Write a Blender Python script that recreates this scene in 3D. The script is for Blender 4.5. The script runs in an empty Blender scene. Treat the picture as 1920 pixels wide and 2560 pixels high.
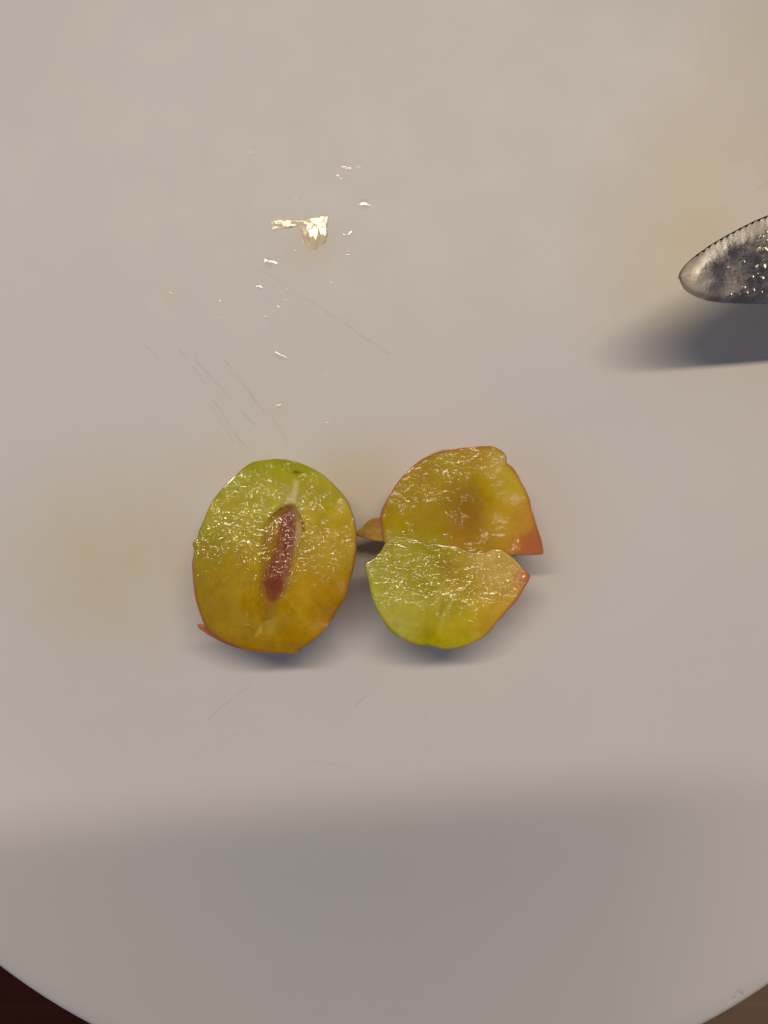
import bpy, math, random
import numpy as np

random.seed(7)
rng = np.random.default_rng(7)
S = bpy.context.scene
COL = S.collection
R = math.radians

# ------------------------------------------------------------------ camera
H = 0.1668                      # height of the lens over the plate (m)
cam = bpy.data.cameras.new('camera')
cam.sensor_fit = 'VERTICAL'
cam.sensor_height = 24.0
cam.angle = 2 * math.atan(0.10667 / H)
cam.clip_start = 0.002
cam.clip_end = 20
camo = bpy.data.objects.new('camera', cam)
camo.location = (0, 0, H)
COL.objects.link(camo)
S.camera = camo

# ------------------------------------------------------------------ world: dim cool room light
w = bpy.data.worlds.new('World')
S.world = w
w.use_nodes = True
bg = w.node_tree.nodes['Background']
bg.inputs[0].default_value = (0.90, 0.865, 1.20, 1)
bg.inputs[1].default_value = 0.090

# ------------------------------------------------------------------ lamps
def area(name, loc, target, sx, sy, power, col, roll=0.0):
    l = bpy.data.lights.new(name, 'AREA')
    l.shape = 'RECTANGLE'
    l.size = sx
    l.size_y = sy
    l.energy = power
    l.color = col
    o = bpy.data.objects.new(name, l)
    COL.objects.link(o)
    from mathutils import Vector, Matrix
    d = (Vector(loc) - Vector(target)).normalized()          # local +Z points away from the target
    xx = Vector((math.cos(roll), math.sin(roll), 0))
    xx = (xx - d * xx.dot(d)).normalized()
    yy = d.cross(xx)
    o.matrix_world = Matrix.Translation(loc) @ Matrix((xx, yy, d)).transposed().to_4x4()
    return o

# the long tube on the ceiling, past the top of the picture, warm
area('tube_lamp', (0.0, 0.86, 2.0), (0, 0, 0), 2.25, 0.12, 26.2, (1.0, 0.83, 0.64), R(4.5))
# weak warm fill added on the right to yellow that side
area('warm_fill', (0.46, 0.16, 0.09), (0.05, 0.02, 0), 0.3, 0.10, 0.30, (1.0, 0.76, 0.36))
# faint cool daylight from a window on the left
area('window_light', (-0.80, -0.15, 0.75), (0, 0, 0), 0.7, 0.7, 0.85, (0.68, 0.84, 1.0))

S.view_settings.view_transform = 'Standard'
S.view_settings.look = 'None'
S.view_settings.exposure = 0
S.view_settings.gamma = 1
S.cycles.max_bounces = 10
S.cycles.transparent_max_bounces = 16
S.cycles.sample_clamp_indirect = 4.0
S.cycles.caustics_refractive = False

# ------------------------------------------------------------------ helpers
PPM = 12000.0                   # pixels of the 1920x2560 picture per metre on the plate

def P(px, py, z):
    """picture point -> world point at height z"""
    px = np.asarray(px, float); py = np.asarray(py, float); z = np.asarray(z, float)
    k = (H - z) / H / PPM
    return np.stack([(px - 960) * k, -(py - 1280) * k, z + 0 * px], -1)

def lin(c):
    c = np.asarray(c, float) / 255
    return np.where(c <= 0.04045, c / 12.92, ((c + 0.055) / 1.055) ** 2.4)

ILL = np.array([0.60, 0.50, 0.40])
def alb(c):
    """base colour that shows as sRGB c under this light"""
    return np.clip(lin(c) / ILL, 0.004, 0.92)

def albf(c):
    """the same for wet flesh, less what the wet film reflects"""
    return np.clip((lin(np.clip(c, 0, 255)) - 0.013) / ILL / 1.05, 0.0015, 0.92)

def add_mesh(name, verts, faces, mat, parent=None, smooth=True, attrs=None, cols=None, origin=None):
    v = np.asarray(verts, float)
    org = np.zeros(3) if origin is None else np.asarray(origin, float)
    me = bpy.data.meshes.new(name)
    me.from_pydata((v - org).tolist(), [], [list(map(int, f)) for f in faces])
    me.update()
    for k, a in (attrs or {}).items():
        at = me.attributes.new(k, 'FLOAT', 'POINT')
        at.data.foreach_set('value', np.asarray(a, np.float32))
    for k, c in (cols or {}).items():
        at = me.attributes.new(k, 'FLOAT_COLOR', 'POINT')
        c4 = np.concatenate([np.asarray(c, np.float32), np.ones((len(c), 1), np.float32)], 1)
        at.data.foreach_set('color', c4.ravel())
    if smooth:
        me.polygons.foreach_set('use_smooth', [True] * len(me.polygons))
    me.materials.append(mat)
    o = bpy.data.objects.new(name, me)
    COL.objects.link(o)
    if parent is not None:
        o.parent = parent
        o.location = org - np.array(parent.location)
    else:
        o.location = org
    return o

def thing(name, label, cat, loc=(0, 0, 0), group=None):
    o = bpy.data.objects.new(name, None)
    o.empty_display_size = 0.005
    o.location = loc
    COL.objects.link(o)
    return tag(o, label, cat, group)

def tag(o, label, cat, group=None):
    o['label'] = label
    o['category'] = cat
    if group:
        o['group'] = group
    return o

def resample(pts, n, sig=0.0):
    p = np.asarray(pts, float)
    q = np.vstack([p, p[:1]])
    d = np.r_[0, np.cumsum(np.hypot(*np.diff(q, axis=0).T))]
    t = np.linspace(0, d[-1], n, endpoint=False)
    r = np.stack([np.interp(t, d, q[:, 0]), np.interp(t, d, q[:, 1])], 1)
    if sig > 0:
        k = int(sig * 4) + 1
        g = np.exp(-0.5 * (np.arange(-k, k + 1) / sig) ** 2); g /= g.sum()
        for a in range(2):
            r[:, a] = np.convolve(np.r_[r[-k:, a], r[:, a], r[:k, a]], g, 'valid')
    return r

def circ_noise(n, amp, knots, r=rng):
    k = r.normal(0, amp, knots)
    return np.interp(np.linspace(0, knots, n, endpoint=False), np.arange(knots + 1), np.r_[k, k[0]])

def grid_faces(rows, cols, closed=True):
    f = []
    for i in range(rows - 1):
        for j in range(cols if closed else cols - 1):
            a = i * cols + j; b = i * cols + (j + 1) % cols
            f.append((a, b, b + cols, a + cols))
    return f

def rbf(ctrl, x, y):
    """smooth blend of control colours (x, y, sigma, rgb)"""
    acc = np.zeros(x.shape + (3,)); ws = np.zeros(x.shape)
    for cx, cy, s, c in ctrl:
        ww = np.exp(-0.5 * ((x - cx) ** 2 + (y - cy) ** 2) / s ** 2) + 1e-7
        acc += ww[..., None] * np.asarray(c, float); ws += ww
    return acc / ws[..., None]

def bumps(ctrl, x, y):
    a = np.zeros(x.shape)
    for cx, cy, sx, sy, v in ctrl:
        a += v * np.exp(-0.5 * (((x - cx) / sx) ** 2 + ((y - cy) / sy) ** 2))
    return a

def inside_dist(poly, x, y):
    """signed distance (px) to a polygon, positive inside"""
    p = np.asarray(poly, float); q = np.roll(p, -1, 0)
    d = np.full(x.shape, 1e9); ins = np.zeros(x.shape, bool)
    for (ax, ay), (bx, by) in zip(p, q):
        ex, ey = bx - ax, by - ay
        t = np.clip(((x - ax) * ex + (y - ay) * ey) / (ex * ex + ey * ey + 1e-9), 0, 1)
        d = np.minimum(d, np.hypot(x - ax - t * ex, y - ay - t * ey))
        c = ((ay > y) != (by > y)) & (x < (bx - ax) * (y - ay) / (by - ay + 1e-12) + ax)
        ins ^= c
    return np.where(ins, d, -d)

# ------------------------------------------------------------------ node helpers
class NT:
    def __init__(s, name):
        s.m = bpy.data.materials.new(name); s.m.use_nodes = True
        s.t = s.m.node_tree; s.n = s.t.nodes; s.l = s.t.links
        s.b = s.n['Principled BSDF']; s.out = s.n['Material Output']
    def link(s, a, b): s.l.new(a, b)
    def put(s, sock, v):
        if isinstance(v, bpy.types.NodeSocket): s.l.new(v, sock)
        else: sock.default_value = v
    def math(s, op, a, b=0.0, c=0.0, clamp=False):
        n = s.n.new('ShaderNodeMath'); n.operation = op; n.use_clamp = clamp
        for i, v in enumerate((a, b, c)): s.put(n.inputs[i], v)
        return n.outputs[0]
    def vec(s, op, a, b=None, scale=None):
        n = s.n.new('ShaderNodeVectorMath'); n.operation = op
        s.put(n.inputs[0], a)
        if b is not None: s.put(n.inputs[1], b)
        if scale is not None: s.put(n.inputs['Scale'], scale)
        return n.outputs['Value'] if op in ('DOT_PRODUCT', 'LENGTH', 'DISTANCE') else n.outputs[0]
    def noise(s, vec, scale, detail=2, rough=0.5, dist=0.0):
        n = s.n.new('ShaderNodeTexNoise'); s.put(n.inputs['Vector'], vec)
        n.inputs['Scale'].default_value = scale; n.inputs['Detail'].default_value = detail
        n.inputs['Roughness'].default_value = rough; n.inputs['Distortion'].default_value = dist
        return n.outputs['Fac']
    def mrange(s, v, a, b, c, d, smooth=True):
        n = s.n.new('ShaderNodeMapRange'); n.interpolation_type = 'SMOOTHSTEP' if smooth else 'LINEAR'
        s.put(n.inputs[0], v)
        for i, q in enumerate((a, b, c, d)): n.inputs[i + 1].default_value = q
        return n.outputs[0]
    def mix(s, f, a, b, mode='MIX'):
        n = s.n.new('ShaderNodeMix'); n.data_type = 'RGBA'; n.blend_type = mode
        s.put(n.inputs[0], f)
        for i, v in ((6, a), (7, b)):
            s.put(n.inputs[i], v if isinstance(v, bpy.types.NodeSocket) else tuple(v)[:3] + (1,))
        return n.outputs[2]
    def bump(s, h, dist, strength=1.0, normal=None):
        n = s.n.new('ShaderNodeBump'); n.inputs['Distance'].default_value = dist
        n.inputs['Strength'].default_value = strength
        s.put(n.inputs['Height'], h)
        if normal is not None: s.put(n.inputs['Normal'], normal)
        return n.outputs[0]
    def obj(s):
        return s.n.new('ShaderNodeTexCoord').outputs['Object']
    def attr(s, name):
        n = s.n.new('ShaderNodeAttribute'); n.attribute_name = name
        return n
    def scalev(s, v, k):
        n = s.n.new('ShaderNodeMapping'); s.put(n.inputs['Vector'], v); n.inputs['Scale'].default_value = k
        return n.outputs[0]

# ------------------------------------------------------------------ tabletop
t = NT('dark_wood')
oc = t.obj()
st = t.scalev(oc, (3.0, 40.0, 40.0))
g1 = t.noise(st, 9, 5, 0.6, 0.4)
sx = t.n.new('ShaderNodeSeparateXYZ'); t.link(oc, sx.inputs[0])
side = t.mrange(sx.outputs[0], -0.03, 0.03, 0, 1)
c_l = t.mix(g1, (0.026, 0.0056, 0.0036), (0.064, 0.015, 0.010))
c_r = t.mix(g1, (0.17, 0.115, 0.082), (0.27, 0.19, 0.135))
t.put(t.b.inputs['Base Color'], t.mix(side, c_l, c_r))
t.b.inputs['Roughness'].default_value = 0.6
t.b.inputs['Specular IOR Level'].default_value = 0.12
t.put(t.b.inputs['Normal'], t.bump(g1, 0.0003, 0.5))
wood = t.m
TZ = -0.009
v = [(x, y, z) for z in (TZ, TZ - 0.03) for x, y in ((-.6, -.45), (.6, -.45), (.6, .45), (-.6, .45))]
tb = add_mesh('tabletop', v, [(0, 1, 2, 3), (7, 6, 5, 4), (0, 4, 5, 1), (1, 5, 6, 2), (2, 6, 7, 3), (3, 7, 4, 0)], wood, smooth=False)
tb['kind'] = 'structure'
tb['label'] = 'dark brown tabletop showing below the rim of the white plate'

# ------------------------------------------------------------------ plate
t = NT('white_plate')
oc = t.obj()
mm = t.vec('SCALE', oc, scale=1000.0)
wob = t.n.new('ShaderNodeTexNoise'); t.link(oc, wob.inputs['Vector']); wob.inputs['Scale'].default_value = 160; wob.inputs['Detail'].default_value = 3
wobv = t.vec('SCALE', t.vec('SUBTRACT', wob.outputs['Color'], (0.5, 0.5, 0.5)), scale=1.6)
pm = t.vec('ADD', mm, wobv)
SCR = [  # picture x0 y0 x1 y1, half width mm, strength
    (448, 874, 515, 960, .16, .9), (510, 985, 583, 1102, .16, .6), (532, 997, 608, 1112, .17, .9),
    (490, 903, 640, 1060, .18, .8), (562, 904, 663, 1026, .22, .9), (588, 930, 650, 1005, .15, .6), 
    (680, 1047, 716, 1096, .16, .6), (755, 739, 967, 881, .26, .75), (650, 672, 760, 745, .22, .45), (360, 862, 402, 908, .16, .6),
    (663, 1144, 722, 1112, .14, .6), (663, 790, 692, 824, .16, .6), 
    (520, 1802, 627, 1712, .15, .95), (545, 1865, 593, 1828, .15, .5), (887, 1763, 955, 1710, .17, .7), (1058, 1800, 1061, 1783, .13, .8),
    (430, 905, 560, 985, .15, .35), (470, 860, 600, 1080, .14, .4), (600, 960, 700, 1120, .15, .4), (747, 1920, 790, 1905, .2, .4), (790, 1905, 880, 1920, .2, .4), (1040, 1910, 1090, 1855, .2, .35), 
    (1880, 480, 1925, 448, .2, .6), (1400, 892, 1560, 775, .18, .35), (330, 730, 420, 840, .16, .3)]
acc = None
for x0, y0, x1, y1, hw, stg in SCR:
    a = P(x0, y0, 0) * 1000; b = P(x1, y1, 0) * 1000
    d = b - a; L2 = float(d @ d)
    pa = t.vec('SUBTRACT', pm, tuple(a))
    tt = t.math('MULTIPLY', t.vec('DOT_PRODUCT', pa, tuple(d)), 1.0 / L2, clamp=True)
    dist = t.vec('LENGTH', t.vec('SUBTRACT', pa, t.vec('SCALE', tuple(d), scale=tt)))
    m_ = t.mrange(dist, 0.0, hw * 2.3, stg * .62, 0.0)
    acc = m_ if acc is None else t.math('MAXIMUM', acc, m_)
brk = t.mrange(t.noise(oc, 420, 3, 0.6), 0.32, 0.62, 0.15, 1.0)
scr = t.math('MULTIPLY', acc, brk)
STAIN_GLOW = [(290, 1400, 19, 16, .85), (785, 612, 5, 4.5, .60), (915, 1180, 9, 7, .60), (1640, 640, 13, 20, .60), (560, 1160, 11, 5, .35), (428, 738, 2.2, 2.0, .35), (695, 1030, 2.5, 2.4, .30), (880, 1330, 6, 12, .35), (1910, 420, 17, 40, .60)]  # juice stains, plus warm glow painted in by the knife and top right
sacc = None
for x0, y0, rx, ry, stg in STAIN_GLOW:
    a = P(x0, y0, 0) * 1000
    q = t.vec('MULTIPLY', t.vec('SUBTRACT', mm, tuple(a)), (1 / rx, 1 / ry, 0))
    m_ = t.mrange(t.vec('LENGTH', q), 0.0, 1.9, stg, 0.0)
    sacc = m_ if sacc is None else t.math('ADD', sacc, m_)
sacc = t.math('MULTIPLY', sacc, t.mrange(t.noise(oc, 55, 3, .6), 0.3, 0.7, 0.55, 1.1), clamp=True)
FLK = [(1839, 2466, 1851, 2473, .22, .5), (1824, 2484, 1833, 2479, .2, .5), (1846, 2461, 1854, 2470, .14, .35)]
facc = None
for x0, y0, x1, y1, hw, stg in FLK:
    a = P(x0, y0, 0.005) * 1000; b = P(x1, y1, 0.005) * 1000
    d = b - a; d[2] = 0; a[2] = 0; L2 = float(d @ d)
    pa = t.vec('MULTIPLY', t.vec('SUBTRACT', pm, tuple(a)), (1, 1, 0))
    tt = t.math('MULTIPLY', t.vec('DOT_PRODUCT', pa, tuple(d)), 1.0 / L2, clamp=True)
    dist = t.vec('LENGTH', t.vec('SUBTRACT', pa, t.vec('SCALE', tuple(d), scale=tt)))
    m_ = t.mrange(dist, 0.0, hw, stg, 0.0)
    facc = m_ if facc is None else t.math('MAXIMUM', facc, m_)
mott = t.noise(oc, 26, 3, 0.6)
fine = t.noise(oc, 2600, 2, 0.7)
base = t.mix(mott, (0.795, 0.808, 0.800), (0.845, 0.825, 0.832))
base = t.mix(t.math('MULTIPLY', fine, 0.10), base, (0.70, 0.70, 0.70))
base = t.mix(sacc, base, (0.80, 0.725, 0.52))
base = t.mix(t.math('MULTIPLY', scr, 0.40), base, (0.36, 0.34, 0.34))
base = t.mix(facc, base, (0.32, 0.30, 0.12))
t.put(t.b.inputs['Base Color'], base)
t.put(t.b.inputs['Roughness'], t.mrange(t.noise(oc, 70, 4, .6), .3, .7, .40, .50))
t.b.inputs['Specular IOR Level'].default_value = 0.32
bh = t.math('MULTIPLY', fine, 0.12)
t.put(t.b.inputs['Normal'], t.bump(bh, 0.00004, 0.8))
platem = t.m
pc = P(991.6, 1121, 0.0065)[:2]
prof = [(0.0, 0)] + [(r, 0) for r in np.linspace(.008, .092, 15)]
for s in np.linspace(0, 1, 17)[1:]:
    prof.append((.092 + .0376 * s, .0065 * s ** 1.8))
for a in np.linspace(90, -90, 9)[1:]:                       # rounded lip
    prof.append((.1296 + .0018 * math.cos(R(a)), .0065 - .0018 + .0018 * math.sin(R(a))))
prof += [(.118, .0010), (.095, -.0045), (.082, -.0060), (.080, TZ + .0003), (.074, TZ + .0003), (.072, -.0055), (0.0, -.0055)]
N = 220
vs, fs = [], []
for r, z in prof:
    for k in range(N):
        a = 2 * math.pi * k / N
        vs.append((pc[0] + r * math.cos(a), pc[1] + r * math.sin(a), z))
fs = grid_faces(len(prof), N)
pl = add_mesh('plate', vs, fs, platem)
import bmesh
bm = bmesh.new(); bm.from_mesh(pl.data)
bmesh.ops.remove_doubles(bm, verts=bm.verts, dist=1e-6)
bmesh.ops.recalc_face_normals(bm, faces=bm.faces)
bm.to_mesh(pl.data); bm.free()
tag(pl, 'round white plate with faint knife scratches under the cut plum', 'plate')

# ------------------------------------------------------------------ fruit materials
def flesh_mat(name):
    t = NT(name)
    oc = t.obj()
    col = t.attr('tint').outputs['Color']
    rel = t.attr('relief').outputs['Fac']
    n1 = t.noise(oc, 420, 4, 0.6)
    n2 = t.noise(oc, 1500, 3, 0.6)
    c = t.mix(t.mrange(n1, .35, .65, 0.0, 0.35), col, t.mix(1.0, col, (1.18, 1.17, 1.3), 'MULTIPLY'))
    c = t.mix(t.mrange(n2, .40, .62, 0.30, 0.0), c, t.mix(1.0, c, (0.80, 0.76, 0.6), 'MULTIPLY'))
    t.put(t.b.inputs['Base Color'], c)
    t.b.inputs['Roughness'].default_value = 0.5
    t.b.inputs['Subsurface Weight'].default_value = 0.45
    t.b.inputs['Subsurface Radius'].default_value = (1.0, 0.75, 0.22)
    t.b.inputs['Subsurface Scale'].default_value = 0.0030
    t.b.inputs['Specular IOR Level'].default_value = 0.08
    # thin juice film over torn cells: low raised beads and ridges of several sizes
    warp = t.n.new('ShaderNodeTexNoise'); t.link(oc, warp.inputs['Vector']); warp.inputs['Scale'].default_value = 1700; warp.inputs['Detail'].default_value = 2
    wv = t.vec('ADD', oc, t.vec('SCALE', t.vec('SUBTRACT', warp.outputs['Color'], (.5, .5, .5)), scale=0.00035))
    na = t.noise(t.scalev(wv, (0.75, 1.0, 1.0)), 900, 0.3, 0.5)
    nb_ = t.noise(t.scalev(wv, (0.8, 1.0, 1.0)), 1750, 0.3, 0.5)
    nc_ = t.noise(wv, 3000, 0.5, 0.5)
    patch = t.noise(oc, 380, 2, 0.5)
    th = t.math('ADD', t.math('MULTIPLY', rel, 0.80), t.math('MULTIPLY', t.math('SUBTRACT', patch, 0.5), 1.6))   # where the film is disturbed
    k1 = t.mrange(th, 0.26, 0.36, 0.0, 1.0); k2 = t.mrange(th, 0.14, 0.24, 0.0, 1.0); k3 = t.mrange(th, 0.05, 0.17, 0.04, 1.0)
    sa = t.math('MULTIPLY', t.mrange(na, 0.50, 0.62, 0, 1, False), k1)
    sb = t.math('MULTIPLY', t.mrange(nb_, 0.52, 0.64, 0, 1, False), t.math('MULTIPLY', k2, .55))
    sc_ = t.math('MULTIPLY', t.mrange(nc_, 0.56, 0.68, 0, 1, False), t.math('MULTIPLY', k3, .30))
    h = t.math('ADD', sa, t.math('ADD', sb, sc_))
    nb = t.bump(h, 0.000050)
    t.put(t.b.inputs['Coat Normal'], nb)
    t.put(t.b.inputs['Normal'], t.bump(t.noise(oc, 500, 2, .5), 0.00006, .6))
    t.b.inputs['Coat Weight'].default_value = 1.0
    t.b.inputs['Coat Roughness'].default_value = 0.022
    t.b.inputs['Coat IOR'].default_value = 1.7
    return t.m

def skin_mat(name):
    t = NT(name)
    oc = t.obj()
    col = t.attr('tint').outputs['Color']
    n1 = t.noise(oc, 900, 3, 0.6)
    c = t.mix(t.mrange(n1, .4, .65, 0, .5), col, t.mix(1.0, col, (0.8, 0.7, 0.6), 'MULTIPLY'))
    t.put(t.b.inputs['Base Color'], c)
    t.b.inputs['Roughness'].default_value = 0.32
    t.b.inputs['Subsurface Weight'].default_value = 0.35
    t.b.inputs['Subsurface Radius'].default_value = (1.0, 0.5, 0.2)
    t.b.inputs['Subsurface Scale'].default_value = 0.0016
    t.put(t.b.inputs['Normal'], t.bump(t.noise(oc, 1300, 2, .5), 0.00006, 0.7))
    return t.m

FLESH = flesh_mat('wet_plum_flesh')
SKIN = skin_mat('plum_skin')

def Z1(X, Y): return 440 + X / 3.318, 1100 + Y / 3.318       # zoomed view of the whole half -> picture
def Z2(X, Y): return 860 + X / 3.0722, 1080 + Y / 3.0722     # zoomed view of the split half -> picture
def zz(fn, pts): return np.array([fn(*p) for p in pts])

def lobe(root, out, ctr, zfun, rim_z, tintf, relieff, skinf, bulge=0.03, base_pull=0.62, n=420, m=74, flat=0.0, split=None, skin_w=0.00020, seam=None):
    """one cut lobe: flesh face (polar sheet), skin shell under it. out: outline in picture px"""
    out = resample(out, n, 1.6)
    ctr = np.asarray(ctr, float)
    dirv = out - ctr
    ss = np.r_[1 - np.linspace(0, .10, 14) , np.linspace(.9, 0.006, m)[1:]]
    px = ctr[0] + ss[:, None] * dirv[None, :, 0]
    py = ctr[1] + ss[:, None] * dirv[None, :, 1]
    edge = np.clip((1 - ss) / 0.035, 0, 1)[:, None]
    z = zfun(px, py) - 0.00003 * (1 - edge) ** 2
    zr = z[0]
    W = P(px.ravel(), py.ravel(), z.ravel())
    faces = grid_faces(len(ss), n)
    cidx = len(W)
    W = np.vstack([W, P(ctr[0], ctr[1], zfun(ctr[0] * np.ones(1), ctr[1] * np.ones(1))[0])[None]])
    last = (len(ss) - 1) * n
    faces += [(last + j, last + (j + 1) % n, cidx) for j in range(n)]
    X = np.r_[px.ravel(), ctr[0]]; Y = np.r_[py.ravel(), ctr[1]]
    tc = tintf(X, Y); dl = np.maximum(0, tc[:, 1] - .87 * tc[:, 0]); tc[:, 0] += .36 * dl; tc[:, 1] -= .28 * dl; tc[:, 2] *= 1.05; tc[:, 0] *= 1.01; tc[:, 1] *= 1.0
    tint = albf(tc); rel = relieff(X, Y) * np.r_[np.repeat(np.clip((1 - ss) / .03, .25, 1), n), 1]
    objs = []
    if split is None:
        objs.append(add_mesh('flesh', W, faces, FLESH, root, attrs={'relief': rel}, cols={'tint': tint}))
    else:
        sd = split(X, Y)
        fa = np.array([sd[list(f)].mean() for f in faces]) > 0
        for nm, sel in (('flesh', ~fa), ('stone_hollow', fa)):
            ff = [f for f, s_ in zip(faces, sel) if s_]
            used = np.unique(np.concatenate([np.array(f) for f in ff]))
            mp = -np.ones(len(W), int); mp[used] = np.arange(len(used))
            objs.append(add_mesh(nm, W[used], [tuple(mp[list(f)]) for f in ff], FLESH, root, attrs={'relief': rel[used]}, cols={'tint': tint[used]}))
    # skin shell
    E = W[:n]; C3 = P(ctr[0], ctr[1], 0)
    tang = np.roll(E, -1, 0) - np.roll(E, 1, 0)
    nor = np.stack([tang[:, 1], -tang[:, 0]], 1); nor /= np.linalg.norm(nor, axis=1)[:, None] + 1e-12
    if np.sum((E[:, :2] - C3[:2]) * nor) < 0: nor = -nor
    wv = skin_w * np.clip(1 + circ_noise(n, .45, 46), .2, 2.2)
    if seam is not None: wv = wv * seam(out[:, 0], out[:, 1])
    rings = [np.c_[E[:, :2], E[:, 2]], np.c_[E[:, :2] + nor * (wv * .55)[:, None], E[:, 2] + 0.00002], np.c_[E[:, :2] + nor * wv[:, None], E[:, 2] - 0.00012]]
    o2 = rings[-1][:, :2]
    for th in np.linspace(8, 88, 16):
        c_, s_ = math.cos(R(th)), math.sin(R(th))
        f = c_ ** base_pull * (1 + bulge * math.sin(R(min(90, th * 2.2))))
        zz_ = (E[:, 2] - .00012) * (1 - s_) ** 1.0
        rings.append(np.c_[C3[:2] + (o2 - C3[:2]) * f, np.maximum(zz_, 0.00005)])
    SV = np.vstack(rings)
    sf = grid_faces(len(rings), n)
    SV = np.vstack([SV, [[C3[0], C3[1], 0.00004]]])
    last = (len(rings) - 1) * n
    sf += [(last + j, last + (j + 1) % n, len(SV) - 1) for j in range(n)]
    k = (H - SV[:, 2]) / H / PPM
    sx_, sy_ = SV[:, 0] / k + 960, 1280 - SV[:, 1] / k
    st_ = alb(skinf(sx_, sy_, SV[:, 2]) * .62 + np.array([146, 108, 42]) * .32)
    objs.append(add_mesh('skin', SV, sf, SKIN, root, cols={'tint': st_}))
    return objs

# ------------------------------------------------------------------ left half: whole, with the stone hollow
OUT1 = zz(Z1, [(830, 163), (920, 172), (1020, 195), (1120, 236), (1210, 290), (1290, 360), (1360, 440), (1420, 530), (1460, 630), (1484, 740), (1488, 850), (1478, 960), (1455, 1090), (1420, 1220), (1400, 1290), (1360, 1370), (1300, 1470), (1240, 1570), (1130, 1670), (1040, 1730), (970, 1776), (900, 1762), (820, 1760), (700, 1755), (600, 1740), (500, 1712), (400, 1668), (310, 1610), (255, 1560), (225, 1500), (190, 1410), (160, 1290), (142, 1160), (142, 1050), (150, 960), (158, 905), (141, 880), (147, 838), (185, 830), (200, 760), (240, 650), (280, 560), (318, 492), (340, 468), (400, 390), (480, 310), (560, 240), (640, 192), (730, 168)])
PIT = zz(Z1, [(985, 555), (1000, 640), (992, 720), (978, 900), (955, 1050), (905, 1230), (870, 1300), (820, 1340), (760, 1325), (715, 1260), (705, 1190), (725, 1110), (765, 1040), (800, 930), (850, 780), (862, 690), (820, 640), (865, 575), (935, 535)])
HALO = zz(Z1, [(990, 540), (1040, 640), (1065, 760), (1010, 900), (960, 1060), (920, 1230), (850, 1340), (790, 1480), (755, 1500), (715, 1470), (690, 1340), (690, 1200), (715, 1010), (715, 830), (735, 690), (800, 620), (870, 560), (930, 525)])
CORE = zz(Z1, [(955, 440), (1010, 440), (1000, 540), (940, 540)])
C1 = [(*Z1(820, 190), 22, (150, 150, 20)), (*Z1(560, 300), 30, (158, 156, 38)), (*Z1(1050, 270), 28, (150, 152, 28)), (*Z1(700, 420), 35, (166, 156, 44)), (*Z1(1230, 480), 34, (172, 150, 40)),
      (*Z1(300, 640), 32, (158, 152, 42)), (*Z1(500, 700), 38, (166, 146, 40)), (*Z1(1260, 740), 40, (178, 146, 32)), (*Z1(1400, 900), 36, (172, 136, 36)), (*Z1(280, 980), 40, (152, 128, 20)),
      (*Z1(520, 1050), 45, (166, 130, 28)), (*Z1(1150, 1050), 46, (174, 134, 32)), (*Z1(330, 1300), 40, (152, 118, 22)), (*Z1(550, 1400), 44, (162, 124, 30)), (*Z1(1050, 1330), 46, (174, 134, 34)),
      (*Z1(1300, 1350), 36, (166, 118, 32)), (*Z1(600, 1650), 38, (158, 116, 26)), (*Z1(900, 1700), 38, (158, 116, 28)), (*Z1(780, 1560), 22, (168, 138, 48)), (*Z1(980, 450), 15, (174, 160, 78))]

PITD = resample(PIT, 90, 1); HALOD = resample(HALO, 90, 1)
_vr = np.random.default_rng(3).random((257, 257))
def vnoise(x, y):
    xi = np.floor(x).astype(int); yi = np.floor(y).astype(int); fx = x - xi; fy = y - yi
    fx = fx * fx * (3 - 2 * fx); fy = fy * fy * (3 - 2 * fy)
    g = lambda i, j: _vr[i % 257, j % 257]
    return (g(xi, yi) * (1 - fx) + g(xi + 1, yi) * fx) * (1 - fy) + (g(xi, yi + 1) * (1 - fx) + g(xi + 1, yi + 1) * fx) * fy - .5
def sm(d, a, b):
    u = np.clip((d - a) / (b - a), 0, 1); return u * u * (3 - 2 * u)

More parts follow.
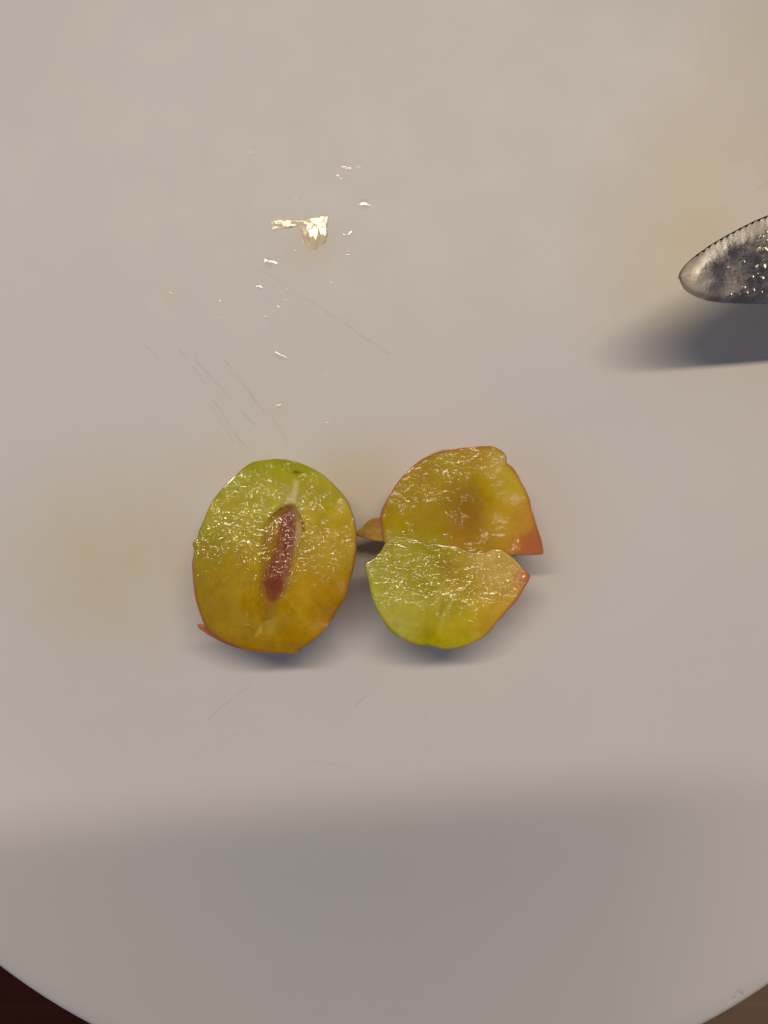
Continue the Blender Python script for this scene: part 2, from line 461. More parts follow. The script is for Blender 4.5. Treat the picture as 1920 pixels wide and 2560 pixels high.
def tint1(x, y):
    c = rbf(C1, x, y)
    ang = np.arctan2(y - 1375, x - 625); rr = np.hypot(x - 625, y - 1375)
    fib = (vnoise(ang * 26 + 90, rr / 70 + 9) + .6 * vnoise(ang * 52 + 200, rr / 40 + 40)) * sm(rr, 40, 110)
    c = c + (fib * 6)[:, None] * np.array([1, .95, .6]) * (.35 + .65 * sm(y, 1330, 1480))[:, None]
    c = c + (10 * vnoise(x / 17, y / 17) + 14 * vnoise(x / 40 + 7, y / 40))[:, None] * np.array([1, .9, .5])
    hd = inside_dist(HALOD, x, y)
    c = c + (np.array([142, 98, 32]) - c) * (0.62 * sm(hd + 12 * vnoise(x / 9, y / 18), -12, 12))[:, None]
    # pale lining on the right of the hollow, and vein from stem and towards the tip
    pd = inside_dist(resample(zz(Z1, [(1000, 650), (1040, 720), (1045, 780), (1005, 880), (985, 960), (985, 800)]), 40), x, y)
    c = c + (np.array([182, 140, 84]) - c) * (0.8 * sm(pd, -3, 3))[:, None]
    vd = inside_dist(resample(zz(Z1, [(985, 330), (1015, 340), (1000, 430), (985, 520), (950, 520), (880, 560), (930, 480), (970, 420)]), 40), x, y)
    c = c + (np.array([196, 180, 110]) - c) * (0.85 * sm(vd, -7, 4))[:, None]
    td = inside_dist(resample(zz(Z1, [(720, 1530), (700, 1600), (650, 1640), (690, 1570)]), 30), x, y)
    c = c + (np.array([186, 160, 84]) - c) * (0.7 * sm(td, -4, 2))[:, None]
    td = inside_dist(resample(zz(Z1, [(760, 1480), (830, 1480), (820, 1560), (760, 1610), (740, 1560)]), 30), x, y)
    c = c + (np.array([172, 142, 60]) - c) * (0.6 * sm(td, -8, 4))[:, None]
    q = inside_dist(PITD, x, y)
    jit = 14 * vnoise(x / 7, y / 13) + 10 * vnoise(x / 16 + 50, y / 26) + 5 * vnoise(x / 3.5, y / 6) - 4
    c = c + (np.array([140, 82, 54]) - c) * (0.86 * sm(q + jit, -8, 11))[:, None]
    core = bumps([(*Z1(955, 690), 9, 18, .7), (*Z1(900, 880), 13, 34, .7), (*Z1(810, 1170), 15, 34, .8), (*Z1(960, 560), 8, 8, .3)], x, y)
    core = core * (1 + 1.1 * vnoise(x / 6, y / 16) + .8 * vnoise(x / 14, y / 30 + 9)) * sm(q, -10, 4)
    c = c + (np.array([116, 56, 40]) - c) * np.clip(core, 0, .85)[:, None]
    # dark outline of the hollow's top and left shoulder
    for (a, b, wdt, k) in ((Z1(780, 650), Z1(870, 570), 3, .6), (Z1(870, 570), Z1(930, 545), 3, .5), (Z1(1000, 590), Z1(1050, 690), 3, .5), (Z1(1050, 690), Z1(1060, 760), 3, .6), (Z1(720, 1490), Z1(780, 1480), 4, .35)):
        d_ = -inside_dist([a, b, (b[0] + .01, b[1] + .01)], x, y)
        c = c + (np.array([112, 66, 28]) - c) * (k * (1 - sm(np.abs(d_), 0, wdt * 1.6)))[:, None]
    # stem mark
    g = bumps([(*Z1(1000, 268), 6, 2.4, 1), (*Z1(985, 262), 3, 2, .6)], x, y)
    c = c + (np.array([84, 108, 34]) - c) * np.clip(g, 0, .95)[:, None]
    # warmer toward the lower skin, greener toward the upper
    d1 = inside_dist(OUT1S, x, y)
    red = (1 - sm(d1, 0, 9)) * sm(y, 1330, 1480)
    c = c + (np.array([150, 84, 30]) - c) * (0.55 * red)[:, None]
    return c
OUT1S = resample(OUT1, 110)
def z1(x, y):
    z = 0.0130 + .0011 * sm(y, 1180, 1460) * (1 - .4 * sm(y, 1500, 1640))
    z = z + bumps([(625, 1375, 95, 120, .0006)], x, y)
    z = z - 0.0005 * sm(inside_dist(PITD, x, y), -14, 18) * (1 - sm(y, 1380, 1490)) - 0.00015 * sm(inside_dist(HALOD, x, y), -5, 12)
    z = z - bumps([(*Z1(1300, 1480), 26, 22, .0009), (*Z1(1420, 1150), 16, 30, .0006), (*Z1(880, 1740), 60, 10, .0004)], x, y)
    z = z + 0.00006 * np.sin(x * .055 + 1) * np.sin(y * .047)
    return z
def rel1(x, y):
    r = 0.08 + bumps([(*Z1(420, 850), 60, 30, .2), (*Z1(1150, 900), 70, 30, .2)], x, y) + bumps([(*Z1(480, 660), 32, 26, .75), (*Z1(380, 800), 50, 18, .7), (*Z1(850, 850), 60, 36, .7), (*Z1(1200, 860), 52, 26, .8), (*Z1(600, 370), 46, 18, .42), (*Z1(1150, 1060), 60, 20, .45), (*Z1(1230, 430), 40, 26, .22), (*Z1(930, 600), 40, 22, .5), (*Z1(1260, 1480), 20, 22, .6), (*Z1(430, 1250), 30, 12, .2)], x, y)
    return r * (1 - .65 * sm(y, 1440, 1520) * (1 - bumps([(*Z1(1260, 1480), 24, 26, 1)], x, y)))
def skin1(x, y, z):
    base = rbf([(690, 1140, 60, (140, 146, 26)), (560, 1180, 50, (132, 140, 24)), (490, 1350, 40, (136, 112, 34)), (480, 1480, 45, (150, 96, 44)), (520, 1600, 50, (172, 88, 52)), (640, 1650, 60, (166, 92, 36)), (740, 1650, 50, (172, 92, 42)), (830, 1560, 50, (152, 82, 36)), (880, 1400, 55, (154, 96, 46)), (870, 1260, 50, (150, 122, 44))], x, y)
    return base
r1 = thing('plum_half', 'oval plum half lying cut side up with reddish brown stone hollow', 'plum half', tuple(P(625, 1380, 0)))
lobe(r1, OUT1, (632, 1385), z1, None, tint1, rel1, skin1, split=lambda x, y: inside_dist(HALOD, x, y))

def flap(root, name, top, zf, th, colf, mat=SKIN, n=70, label=None):
    """thin curved piece of skin: outline in picture px, zf(px,py) heights"""
    o = resample(top, n, .8); c = o.mean(0)
    ss = np.array([1, .97, .8, .6, .4, .2])
    px = c[0] + ss[:, None] * (o - c)[None, :, 0]; py = c[1] + ss[:, None] * (o - c)[None, :, 1]
    z = zf(px, py); z[0] -= th * .35
    T = P(px.ravel(), py.ravel(), z.ravel()); T = np.vstack([T, P(c[0], c[1], zf(c[:1], c[1:])[0])[None]])
    B = T.copy(); B[:, 2] -= th; B[:n, 2] += th * .35
    nt = len(T)
    f = grid_faces(6, n) + [(5 * n + j, 5 * n + (j + 1) % n, nt - 1) for j in range(n)]
    fb = [tuple(i + nt for i in reversed(q)) for q in f]
    side = [(j, j + nt, (j + 1) % n + nt, (j + 1) % n) for j in range(n)]
    V = np.vstack([T, B])
    X = np.r_[px.ravel(), c[0]]; Y = np.r_[py.ravel(), c[1]]
    t1 = alb(colf(X, Y) * .70 + np.array([150, 112, 58]) * .26)
    ob = add_mesh(name, V, f + fb + side, mat, root, cols={'tint': np.vstack([t1, t1])}, attrs={'relief': np.full(len(V), .5)})
    if label: ob['label'] = label
    return ob

FL1 = zz(Z1, [(172, 1528), (195, 1522), (232, 1538), (262, 1560), (296, 1590), (350, 1630), (430, 1672), (520, 1712), (600, 1738), (560, 1738), (470, 1712), (360, 1668), (270, 1620), (205, 1575), (178, 1550)])
flap(r1, 'skin_flap', FL1, lambda x, y: 0.0128 + 0.0000065 * (x - 560) * -1 * .6, 0.0005, lambda x, y: rbf([(500, 1565, 20, (172, 92, 62)), (540, 1590, 20, (170, 92, 50)), (600, 1620, 30, (160, 86, 36))], x, y), label='reddish strip of skin curling off the edge')

# ------------------------------------------------------------------ right half: split into two lobes
OUTU = zz(Z2, [(312, 845), (300, 760), (288, 655), (310, 580), (340, 508), (390, 430), (450, 350), (520, 280), (600, 215), (690, 172), (780, 146), (900, 130), (1030, 118), (1140, 110), (1180, 130), (1222, 156), (1246, 192), (1236, 236), (1290, 280), (1340, 350), (1390, 440), (1425, 540), (1455, 650), (1480, 740), (1505, 830), (1531, 936), (1420, 940), (1330, 940), (1260, 940), (1180, 960), (1060, 990), (930, 985), (760, 940), (560, 900), (390, 880)])
OUTL = zz(Z2, [(322, 842), (290, 910), (232, 978), (166, 1010), (166, 1050), (190, 1130), (204, 1225), (242, 1330), (284, 1420), (344, 1500), (420, 1568), (500, 1610), (580, 1634), (640, 1628), (700, 1645), (780, 1664), (870, 1654), (960, 1628), (1040, 1588), (1110, 1538), (1180, 1450), (1260, 1360), (1330, 1278), (1375, 1200), (1410, 1150), (1432, 1104), (1400, 1080), (1366, 1040), (1340, 1012), (1310, 975), (1262, 938), (1205, 908), (1150, 902), (1085, 930), (1000, 940), (932, 912), (862, 884), (760, 876), (650, 850), (540, 812), (440, 805), (370, 822)])
OUTUS = resample(OUTU, 110); OUTLS = resample(OUTL, 110)
CU = [(*Z2(1000, 160), 26, (170, 122, 40)), (*Z2(600, 260), 32, (160, 118, 36)), (*Z2(820, 300), 36, (168, 132, 38)), (*Z2(1180, 300), 34, (178, 142, 48)), (*Z2(480, 450), 36, (160, 122, 32)), (*Z2(720, 470), 36, (164, 126, 28)), (*Z2(940, 540), 34, (156, 106, 16)), (*Z2(1250, 500), 40, (184, 146, 46)),
      (*Z2(400, 650), 36, (162, 124, 34)), (*Z2(650, 680), 38, (160, 122, 24)), (*Z2(930, 720), 36, (156, 108, 22)), (*Z2(1230, 720), 36, (180, 138, 42)), (*Z2(1390, 640), 24, (182, 118, 54)), (*Z2(1440, 880), 22, (178, 104, 58)), (*Z2(1330, 880), 22, (172, 108, 46)), (*Z2(380, 810), 26, (164, 142, 46)), (*Z2(1080, 860), 32, (166, 118, 24)), (*Z2(640, 800), 28, (156, 132, 24))]
CLO = [(*Z2(400, 880), 30, (158, 150, 42)), (*Z2(220, 1050), 22, (140, 142, 38)), (*Z2(360, 1050), 34, (162, 152, 46)), (*Z2(620, 950), 36, (160, 140, 34)), (*Z2(850, 1050), 34, (160, 128, 24)), (*Z2(1120, 1000), 36, (188, 152, 62)), (*Z2(1330, 1080), 28, (186, 142, 62)), (*Z2(1390, 1130), 14, (178, 92, 58)), (*Z2(330, 1250), 36, (162, 162, 52)), (*Z2(560, 1130), 30, (150, 134, 18)),
       (*Z2(450, 1430), 38, (172, 168, 72)), (*Z2(600, 1330), 34, (160, 148, 36)), (*Z2(770, 1330), 26, (166, 150, 44)), (*Z2(900, 1430), 38, (172, 146, 30)), (*Z2(1100, 1350), 40, (190, 152, 44)), (*Z2(1250, 1250), 30, (186, 142, 54)), (*Z2(680, 1580), 36, (154, 140, 18)), (*Z2(900, 1590), 36, (172, 150, 28)), (*Z2(1110, 1500), 24, (176, 126, 36))]
def tintU(x, y):
    c = rbf(CU, x, y)
    c = c + (5 * vnoise(x / 15, y / 15) + 7 * vnoise(x / 36 + 7, y / 36))[:, None] * np.array([1, .9, .5]) + np.array([4, 7, -4])
    c = c + (np.array([138, 98, 10]) - c) * np.clip(bumps([(*Z2(930, 560), 34, 40, .5), (*Z2(980, 700), 30, 36, .3)], x, y), 0, .6)[:, None]
    e = 1 - sm(inside_dist(OUTUS, x, y), 0, 9)
    c = c + (np.array([166, 96, 44]) - c) * (0.5 * e)[:, None]
    rp = inside_dist(resample(zz(Z2, [(1350, 790), (1395, 800), (1470, 720), (1540, 950), (1370, 950)]), 40), x, y)
    c = c + (np.array([172, 92, 56]) - c) * (0.55 * sm(rp, -10, 9))[:, None]
    pl_ = inside_dist(resample(zz(Z2, [(1180, 175), (1250, 170), (1250, 240), (1190, 235)]), 30), x, y)
    c = c + (np.array([192, 158, 96]) - c) * (0.6 * sm(pl_, -6, 6))[:, None]
    return c
def tintL(x, y):
    c = rbf(CLO, x, y)
    c = c + (10 * vnoise(x / 15, y / 15) + 16 * vnoise(x / 36 + 3, y / 36))[:, None] * np.array([1, .95, .6])
    e = 1 - sm(inside_dist(OUTLS, x, y), 0, 8)
    rd = sm(x, 1180, 1290)
    c = c + (np.array([178, 92, 44]) - c) * (0.7 * e * rd * sm(y, 1400, 1450))[:, None]
    c = c + (np.array([136, 140, 26]) - c) * (0.5 * e * (1 - sm(x, 960, 1080)) * sm(y, 1400, 1440))[:, None]
    # veins from the hollow to the stalk end
    for (a, b, wd, k) in ((Z2(860, 1250), Z2(750, 1430), 5, .45), (Z2(760, 1430), Z2(735, 1560), 6, .25), (Z2(420, 1450), Z2(560, 1480), 6, .3)):
        d_ = -inside_dist([a, b, (b[0] + .01, b[1] + .01)], x, y)
        c = c + (np.array([196, 178, 96]) - c) * (k * (1 - sm(np.abs(d_), 0, wd * 1.6)))[:, None]
    d_ = -inside_dist([Z2(770, 1270), Z2(735, 1420), Z2(735.1, 1420.1)], x, y)
    c = c + (np.array([120, 108, 14]) - c) * (.2 * (1 - sm(np.abs(d_), 0, 10)))[:, None]
    return c
def zU(x, y):
    z = 0.0125 - 0.0009 * (1 - sm(y, 1090, 1330))
    z = z - bumps([(*Z2(930, 600), 80, 66, .0009), (*Z2(600, 800), 60, 30, .0003)], x, y)
    z = z - 0.0006 * sm(x, 1290, 1350) * sm(y, 1300, 1380)
    return z + 0.00006 * np.sin(x * .06) * np.sin(y * .05 + 1)
def zL(x, y):
    z = 0.0138 - 0.0012 * (1 - sm(y, 1320, 1540)) - bumps([(*Z2(860, 1130), 70, 56, .0003)], x, y)
    z = z + bumps([(*Z2(450, 1420), 46, 36, .0004)], x, y)
    d_ = -inside_dist([Z2(800, 1200), Z2(745, 1420), Z2(745.1, 1420.1)], x, y)
    z = z - 0.00005 * (1 - sm(np.abs(d_), 0, 18))
    return z + 0.00006 * np.sin(x * .05 + 2) * np.sin(y * .06)
def relU(x, y):
    return .06 + bumps([(*Z2(560, 330), 60, 50, .28), (*Z2(760, 190), 60, 24, .65), (*Z2(460, 430), 34, 36, .6), (*Z2(960, 260), 44, 26, .3), (*Z2(780, 520), 60, 30, .08), (*Z2(900, 650), 60, 14, .22), (*Z2(1300, 600), 40, 60, -.05), (*Z2(380, 790), 30, 18, .5)], x, y)
def relL(x, y):
    return .04 + bumps([(*Z2(420, 880), 50, 22, .55), (*Z2(300, 1060), 30, 44, .75), (*Z2(600, 1030), 60, 40, .6), (*Z2(850, 1130), 46, 52, .85), (*Z2(1070, 1030), 50, 30, .9), (*Z2(1250, 1090), 46, 36, .9), (*Z2(1280, 1220), 30, 20, .7), (*Z2(950, 1280), 50, 18, .8), (*Z2(560, 1260), 40, 16, .6)], x, y)
def skinU(x, y, z):
    return rbf([(940, 1310, 40, (150, 84, 44)), (990, 1200, 50, (160, 84, 44)), (1100, 1130, 60, (170, 92, 52)), (1240, 1120, 40, (176, 100, 58)), (1310, 1220, 50, (172, 98, 62)), (1345, 1350, 40, (184, 92, 68)), (1250, 1390, 40, (150, 92, 50))], x, y)
def skinL(x, y, z):
    return rbf([(915, 1410, 40, (116, 116, 34)), (930, 1510, 50, (140, 144, 24)), (1010, 1590, 50, (136, 130, 18)), (1110, 1620, 50, (160, 146, 30)), (1210, 1580, 40, (172, 118, 40)), (1280, 1500, 40, (176, 96, 48)), (1325, 1440, 30, (178, 92, 58)), (1290, 1390, 30, (184, 140, 80)), (1100, 1380, 60, (165, 130, 40))], x, y)
r2 = thing('plum_half', 'plum half torn open into two lobes with reddish pointed corners', 'plum half', tuple(P(1120, 1380, 0)))
lobe(r2, OUTU, Z2(900, 620), zU, None, tintU, relU, skinU, bulge=.0, base_pull=.72, seam=lambda x, y: 1 - .95 * sm(y, 1350, 1370) * (1 - sm(x, 1270, 1290)))
lobe(r2, OUTL, Z2(800, 1210), zL, None, tintL, relL, skinL, bulge=.02, base_pull=.66, seam=lambda x, y: 1 - .95 * (1 - sm(y, 1385, 1425)))
FL2 = zz(Z2, [(88, 772), (140, 730), (172, 695), (206, 664), (284, 654), (330, 680), (345, 850), (305, 842), (230, 834), (150, 816), (100, 800)])
flap(r2, 'skin_flap', FL2, lambda x, y: 0.0082 + .0026 * sm(x, 885, 975) - .0006 * sm(y, 1325, 1350), 0.0006,
     lambda x, y: rbf([(895, 1332, 10, (168, 140, 66)), (918, 1312, 10, (136, 112, 40)), (950, 1305, 12, (164, 106, 52)), (925, 1336, 9, (176, 132, 60)), (950, 1345, 12, (196, 148, 56))], x, y) * 1.12, label='brownish green tip of skin sticking out to the left')

# ------------------------------------------------------------------ knife, leaning on the plate's rim with its handle on the table
t = NT('worn_steel')
oc = t.obj()
n1 = t.noise(oc, 260, 4, .6); n2 = t.noise(oc, 900, 3, .6); n3 = t.noise(t.scalev(oc, (1, .16, 1)), 3200, 2, .6)
c = t.mix(n1, (0.33, 0.32, 0.295), (0.60, 0.58, 0.53))
edg = t.attr('edge').outputs['Fac']
c = t.mix(t.mrange(edg, .45, 1.0, 0, .75), c, t.mix(t.noise(oc, 380, 4, .6), (0.17, 0.145, 0.115), (0.40, 0.35, 0.28)))
rust = t.math('ADD', t.mrange(t.noise(oc, 500, 4, .65), .62, .74, 0, .40), t.mrange(t.noise(oc, 1300, 2, .5), .66, .72, 0, .75), clamp=True)
t.put(t.b.inputs['Base Color'], t.mix(rust, c, (0.20, 0.15, 0.09)))
t.b.inputs['Metallic'].default_value = 1.0
t.put(t.b.inputs['Roughness'], t.math('ADD', t.mrange(t.noise(oc, 150, 4, .6), .3, .7, .14, .40), t.math('MULTIPLY', edg, .34)))
hh = t.math('ADD', t.math('MULTIPLY', n1, 1.0), t.math('ADD', t.math('MULTIPLY', n2, .35), t.math('MULTIPLY', n3, .05)))
t.put(t.b.inputs['Normal'], t.bump(hh, 0.00017, 0.9))
STEEL = t.m
t = NT('ground_steel')
t.b.inputs['Base Color'].default_value = (0.10, 0.095, 0.085, 1); t.b.inputs['Metallic'].default_value = 1.0
t.put(t.b.inputs['Roughness'], t.mrange(t.noise(t.obj(), 900, 3, .6), .3, .7, .3, .5))
DARKSTEEL = t.m
t = NT('black_handle')
t.put(t.b.inputs['Base Color'], t.mix(t.noise(t.obj(), 300, 3, .6), (0.012, 0.012, 0.012), (0.03, 0.03, 0.03)))
t.b.inputs['Roughness'].default_value = 0.45
HANDLE = t.m

def Z3(X, Y): return 1640 + X / 4.425, 480 + Y / 4.425
KTOP = zz(Z3, [(286, 930), (288, 890), (300, 860), (330, 810), (365, 770), (400, 735), (500, 650), (600, 582), (700, 522), (800, 464), (900, 410), (1000, 358), (1100, 308), (1239, 250), (1500, 160), (1900, 60), (2600, -40), (3400, -70), (5200, -80)])
KBOT = zz(Z3, [(286, 930), (290, 965), (305, 1015), (320, 1050), (345, 1080), (400, 1118), (500, 1165), (620, 1196), (750, 1209), (900, 1216), (1239, 1222), (1900, 1232), (3400, 1240), (5200, 1240)])
ZT, SL = 0.0225, 0.135
XT = float(P(KTOP[0][0], KTOP[0][1], ZT)[0])
def KP(px, py):
    z = np.full(np.shape(px), ZT)
    for _ in range(12):
        x = (px - 960) * (H - z) / H / PPM
        z = ZT - SL * (x - XT)
    return P(px, py, z)
u = np.r_[np.linspace(0, 1, 40) ** 2 * 60, np.arange(61, 330, 0.9), np.arange(332, 1160, 12)]
xs = KTOP[0][0] + u
yt = np.interp(xs, KTOP[:, 0], KTOP[:, 1]); yb = np.interp(xs, KBOT[:, 0], KBOT[:, 1])
k_ = 7; g_ = np.exp(-.5 * (np.arange(-k_, k_ + 1) / 3.) ** 2); g_ /= g_.sum()
for arr in (yt, yb):
    s_ = np.convolve(np.pad(arr, k_, 'edge'), g_, 'valid'); arr[4:] = s_[4:]
    arr[0] = KTOP[0][1]
# scalloped teeth
arc = np.r_[0, np.cumsum(np.hypot(np.diff(xs), np.diff(yt)))]
ph = ((arc - 50) % 17.6) / 17.6
tooth = np.where((arc > 70), np.clip(1 - np.abs(ph - .5) / .30, 0, 1) ** .6, 0) * 4.4
edge_px = np.clip(arc / 30, 0, 1) * 1.6
ytb = np.minimum(yt + edge_px, yb)
vv = np.r_[0, .012, .03, .06, .10, .15, .2, .26, np.linspace(.32, .9, 9), .94, .97, .99, 1]
T = []; ER = []; TH = []
for v_ in vv:
    y_ = np.minimum(ytb + (yb - ytb) * v_ + tooth * np.clip(1 - v_ / .075, 0, 1) ** 1.2, yb)
    p = KP(xs, y_)
    wid = (yb - ytb) / PPM
    din = np.minimum(v_ * wid, (u + 2) / PPM)                     # distance in from cutting edge / tip
    dbk = (1 - v_) * wid
    soft = lambda d, wd: np.where(d < wd, (wd - d) ** 2 / wd * .5, 0)
    dz = -0.21 * soft(v_ * wid, .0046) - 0.22 * soft((u + 0.35 * (ytb + (yb - ytb) * v_ - KTOP[0][1])) / PPM, .0055) - 0.055 * v_ * wid - 0.0002 * (1 - sm(dbk, 0, .0012))
    ER.append(.5 * np.clip(1 - v_ * wid / .0042, 0, 1) + np.clip(1 - u / PPM / .0075, 0, 1))
    if v_ == 0: DZ0 = dz.copy()
    p[:, 2] += dz
    TH.append(.00008 + .0006 * sm(np.minimum(np.minimum(dbk, u / PPM), v_ * wid + .0003), 0, .0025))
    T.append(p)
nc = len(xs)
top = np.vstack(T); bot = top.copy(); bot[:, 2] -= np.concatenate(TH)
f = grid_faces(len(vv), nc, closed=False)
fb = [tuple(i + len(top) for i in reversed(q)) for q in f]
side = []
M = len(top); r_ = len(vv)
for j in range(nc - 1):
    side += [(j, j + M, j + 1 + M, j + 1), ((r_ - 1) * nc + j + 1, (r_ - 1) * nc + j + 1 + M, (r_ - 1) * nc + j + M, (r_ - 1) * nc + j)]
kroot = thing('table_knife', 'serrated steel knife with rounded tip raised over the plate', 'knife', tuple(top[0]))
bl = add_mesh('blade', np.vstack([top, bot]), f + fb + side, STEEL, kroot, origin=kroot.location, attrs={'edge': np.clip(np.r_[np.concatenate(ER), np.concatenate(ER)], 0, 1)})
# the thin ground edge under the scallops
E = []
for off, dz in ((0, -.00010), (0.0, -.0002), (4.5, -.0003), (9.0, -.0005), (9.0, -.0007), (0, -.0005)):
    p = KP(xs, np.minimum(yt + off, (yt * .4 + yb * .6))); p[:, 2] += dz + DZ0; E.append(p)
E = np.vstack(E)
ef = grid_faces(6, nc, closed=False)
add_mesh('cutting_edge', E, ef, DARKSTEEL, kroot, origin=kroot.location)
# handle (outside the picture), down to the tabletop
hx = np.linspace(.160, .268, 24); HV = []
ymid = float(KP(np.array([2800.]), np.array([610.]))[0, 1])
for i, x in enumerate(hx):
    s_ = i / 23
    zc = ZT - SL * (x - XT) - .0005 * s_
    wy = (.0085 + .0015 * math.sin(s_ * 3)) * (1 if 0 < i < 23 else .7); hz = (.0048 + .0012 * s_) * (1 if 0 < i < 23 else .6)
    for k in range(20):
        a = 2 * math.pi * k / 20
        HV.append((x, ymid + wy * np.sign(math.cos(a)) * abs(math.cos(a)) ** .7, zc + hz * np.sign(math.sin(a)) * abs(math.sin(a)) ** .7))
hf = grid_faces(24, 20) + [tuple(range(20))[::-1], tuple(range(460, 480))]
add_mesh('handle', HV, hf, HANDLE, kroot, origin=kroot.location)

# ------------------------------------------------------------------ phone that takes the picture (its shadow crosses the lower part of the plate)
t = NT('phone_black')
t.b.inputs['Base Color'].default_value = (0.02, 0.02, 0.022, 1); t.b.inputs['Roughness'].default_value = 0.4
PH = t.m
def rounded(x0, y0, x1, y1, r, n=8):
    p = []
    for cx, cy, a0 in ((x1 - r, y1 - r, 0), (x0 + r, y1 - r, 90), (x0 + r, y0 + r, 180), (x1 - r, y0 + r, 270)):
        for k in range(n):
            a = R(a0 + 90 * k / (n - 1)); p.append((cx + r * math.cos(a), cy + r * math.sin(a)))
    return p
pr = thing('smartphone', 'black smartphone held above the plate, casting the soft shade below', 'phone', (0, -.06, H + .0015))
def slab(name, pts, z0, z1, mat, par):
    n = len(pts); zs = ((.0012, z0), (0, z0 + .0012), (0, z1 - .0012), (.0012, z1))
    cx = sum(p[0] for p in pts) / n; cy = sum(p[1] for p in pts) / n
    V = [(x - math.copysign(ins, x - cx), y - math.copysign(ins, y - cy), z) for ins, z in zs for x, y in pts]
    F = grid_faces(4, n) + [tuple(range(n))[::-1], tuple(range(3 * n, 4 * n))]
    return add_mesh(name, V, F, mat, par, smooth=False)
slab('body', rounded(-.049, -.142, .024, .017, .009), H + .0015, H + .0100, PH, pr)

# ------------------------------------------------------------------ juice: puddle and droplets
def juice_mat(name, tint, dens, bmp=0.00002, ior=1.42):
    t = NT(name)
    oc = t.obj()
    h = t.noise(oc, 700, 2, .5, .5)
    nb = t.bump(h, bmp, 1.0)
    tr = t.n.new('ShaderNodeBsdfTransparent'); gl = t.n.new('ShaderNodeBsdfGlossy')
    gl.inputs['Roughness'].default_value = 0.03
    t.put(gl.inputs['Normal'], nb)
    tk = t.attr('thick').outputs['Fac']
    t.put(tr.inputs['Color'], t.mix(t.math('MULTIPLY', tk, dens, clamp=True), (1, 1, 1), tint))
    fr = t.n.new('ShaderNodeFresnel'); fr.inputs['IOR'].default_value = ior
    t.put(fr.inputs['Normal'], nb)
    mx = t.n.new('ShaderNodeMixShader')
    t.put(mx.inputs[0], fr.outputs[0]); t.link(tr.outputs[0], mx.inputs[1]); t.link(gl.outputs[0], mx.inputs[2])
    t.link(mx.outputs[0], t.out.inputs['Surface'])
    t.n.remove(t.b)
    return t.m
JUICE = juice_mat('plum_juice', (0.99, 0.968, 0.88), 1.0, 0.00003, 1.56)
WATER = juice_mat('clear_juice', (0.985, 0.97, 0.92), 1.0, 0.0, 1.55)

t = NT('clear_water')
t.b.inputs['Base Color'].default_value = (1, 1, 1, 1); t.b.inputs['Transmission Weight'].default_value = 1
t.b.inputs['Roughness'].default_value = 0.0; t.b.inputs['IOR'].default_value = 1.34
DROP = t.m
def Z4(X, Y): return 560 + X / 3.7705, 360 + Y / 3.7705
def pool(name, out, mat, shape, n=260, sig=3.0, step=1.1, foot=5.0):
    """shallow liquid: a fine grid cut to the outline, its height falling to nothing at the edge"""
    o = resample(out, n, sig)
    o = o + 1.3 * np.stack([np.convolve(rng.normal(0, 1, n + 6), np.ones(7) / 7 ** .5, 'valid') for _ in (0, 1)], 1)
    gx = np.arange(o[:, 0].min() - 2, o[:, 0].max() + 2, step); gy = np.arange(o[:, 1].min() - 2, o[:, 1].max() + 2, step)
    X, Y = np.meshgrid(gx, gy)
    d = inside_dist(o, X.ravel(), Y.ravel())
    tk = np.clip(d / foot, 0, 1); tk = 1 - (1 - tk) ** 2
    z = tk * shape(X.ravel(), Y.ravel()) + .00002
    V = P(X.ravel(), Y.ravel(), z)
    w_ = len(gx); F = []
    ok = d > -.4
    for i in range(len(gy) - 1):
        for j in range(w_ - 1):
            q = (i * w_ + j, (i + 1) * w_ + j, (i + 1) * w_ + j + 1, i * w_ + j + 1)
            if ok[q[0]] and ok[q[1]] and ok[q[2]] and ok[q[3]]: F.append(q)
    used = np.unique(np.array(F)); mp = -np.ones(len(V), int); mp[used] = np.arange(len(used))
    F = [tuple(mp[list(f)]) for f in F]
    return add_mesh(name, V[used], F, mat, attrs={'thick': tk[used]}, origin=P(o[:, 0].mean(), o[:, 1].mean(), 0))

PUD = zz(Z4, [(438, 722), (455, 705), (480, 698), (560, 700), (650, 705), (725, 702), (790, 690), (850, 678), (910, 664), (965, 656), (990, 668), (990, 720), (984, 780), (980, 850), (960, 930), (900, 985), (820, 1000), (760, 960), (740, 880), (720, 820), (680, 790), (620, 785), (580, 800), (545, 790), (500, 808), (462, 832), (440, 826), (446, 790), (430, 760)])
def pud_shape(x, y):
    yb_ = 588 + 9 * np.sin(x * .21) + 6 * np.sin(x * .47 + 1) - 26 * (1 - sm(x, 745, 775))
    am = sm(x, 742, 782)
    tilt = 1.9e-6 * (am + (1 - am) * (-.35 + 3.2 * vnoise(x / 9, y / 7)))
    up = .00009 + tilt * (y - 535 + .10 * (x - 820))
    pk = .00009 + tilt * (yb_ - 535 + .10 * (x - 820))
    return np.where(y < yb_, up, pk * (1 - .8 * sm(y, yb_, yb_ + 34)))
tag(pool('juice_puddle', PUD, JUICE, pud_shape), 'elongated juice puddle with a bright white glint, largest wet patch on plate', 'juice puddle')

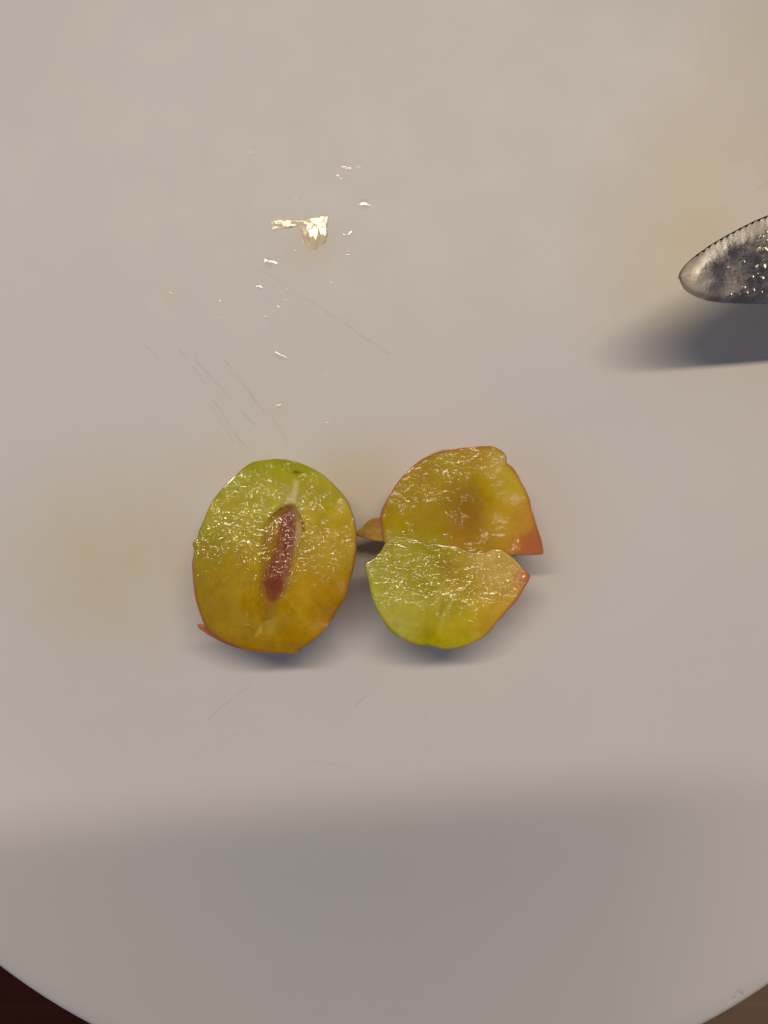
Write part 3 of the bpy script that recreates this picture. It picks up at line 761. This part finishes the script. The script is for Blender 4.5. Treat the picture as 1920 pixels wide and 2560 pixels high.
def drop(name, px, py, rpx, label, group, hk=.17, seed=0, stretch=1.0, ang=0.0, surf=None, mat=WATER):
    r = np.random.default_rng(seed)
    if surf is None: hk = max(.045, min(hk, abs(py - 485) / 12 / 167 / 2 * .75 + .03)) * r.uniform(.9, 1.15)
    n = 22; a = np.linspace(0, 2 * math.pi, n, endpoint=False)
    rad = rpx * (1 + .10 * np.sin(2 * a + r.uniform(0, 6)) + .07 * np.sin(3 * a + r.uniform(0, 6)) + .05 * np.sin(5 * a + r.uniform(0, 6)))
    ex, ey = rad * np.cos(a) * stretch, rad * np.sin(a)
    ox, oy = ex * math.cos(ang) - ey * math.sin(ang), ex * math.sin(ang) + ey * math.cos(ang)
    ss = np.array([1, .93, .8, .65, .45, .25]); V = []; tks = []
    for s_ in ss:
        q = P(px + s_ * ox, py + s_ * oy, 0) if surf is None else surf(px + s_ * ox, py + s_ * oy)
        tk = max(0, 1 - s_ * s_); q[:, 2] += tk * hk * rpx / PPM + .00003
        V.append(q); tks += [tk] * n
    c = (P(np.array([px]), np.array([py]), np.array([0.])) if surf is None else surf(np.array([px]), np.array([py])))[0]
    top_ = c.copy(); top_[2] += hk * rpx / PPM + .00003
    V = np.vstack(V + [top_[None]])
    F = grid_faces(6, n) + [(5 * n + j, 5 * n + (j + 1) % n, 6 * n) for j in range(n)]
    o = add_mesh(name, V, F, mat, attrs={'thick': np.array(tks + [1.0]) * .5}, origin=c)
    return tag(o, label, 'droplet', group)

GP = 'droplets of juice on the plate'
drop('juice_droplet', 912, 510, 14, 'round juice droplet with bright curved rim right of the puddle', GP, .30, 1)
drop('juice_droplet', 860, 416, 6, 'left droplet of the close pair near the plate top', GP, .30, 2)
drop('juice_droplet', 871, 419, 5.5, 'right droplet of the close pair near the plate top', GP, .30, 3)
drop('juice_droplet', 898, 416, 5, 'small droplet just right of the close pair near the top', GP, .30, 4)
drop('juice_droplet', 674, 657, 11, 'irregular star shaped splash of juice just below the puddle', GP, .30, 5, 1.5, .4)
drop('juice_droplet', 701, 891, 10, 'slanted elongated juice droplet between the puddle and oval plum half', GP, .30, 6, 1.6, .65)
drop('juice_droplet', 697, 1016, 7, 'juice droplet above the oval plum half at the scratch ends', GP, .30, 7)
drop('juice_droplet', 648, 719, 7, 'plump juice droplet straight under the star shaped splash', GP, .30, 8, 1.2, .6)
tiny = [(898, 588, 0), (865, 588, 5), (876, 583, 4.5), (868, 629, 3.5), (868, 637, 4), (691, 661, 4.5), (610, 720, 3.5), (720, 722, 4), (828, 707, 3), (784, 734, 3), (736, 630, 3), (743, 498, 2.5), (427, 734, 4.5), (551, 754, 4.5), (549, 796, 3), (625, 821, 3), (724, 881, 2.8), (813, 941, 4), (820, 1058, 3), (821, 1125, 3.4), (834, 1135, 3.4), (950, 1121, 3), (696, 767, 3), (665, 793, 3.5), (716, 748, 3), (628, 379, 4), (845, 437, 4), (852, 446, 3.5)]
for i, (x, y, r_) in enumerate(tiny):
    if r_: drop('juice_droplet', x, y, r_, 'tiny clear juice speck scattered on the white plate', 'tiny juice specks on the plate', .30, 20 + i, 1.0 + .3 * (i % 3), i * .9)
def on_blade(x, y):
    p = KP(np.asarray(x, float), np.asarray(y, float))
    wid = (np.interp(x, KBOT[:, 0], KBOT[:, 1]) - np.interp(x, KTOP[:, 0], KTOP[:, 1])) / PPM
    return p
GB = 'droplets on the knife blade'
bd = [(1190, 632, 46, 'largest droplet on the knife blade, upper of two ringed ones'), (1178, 822, 42, 'large ringed droplet on the blade under the largest one'), (1222, 440, 20, None), (1178, 490, 20, None), (972, 1055, 24, None), (1000, 1112, 22, None), (1075, 1082, 22, None), (815, 1132, 24, 'leftmost droplet along the lower edge of the blade'), (1165, 1106, 14, None), (1060, 940, 24, None), (1165, 955, 32, None), (1236, 745, 22, None), (970, 770, 18, None), (788, 832, 16, None), (1222, 530, 14, None), (1120, 900, 12, None)]
for i, (X, Y, r_, lb) in enumerate(bd):
    x, y = Z3(X, Y)
    drop('water_droplet', x, y, r_ / 4.425, lb or 'small clear droplet on the grey knife blade', GB if lb else 'small droplets on the knife blade', .36, 60 + i, 1.0, 0, surf=on_blade, mat=DROP)
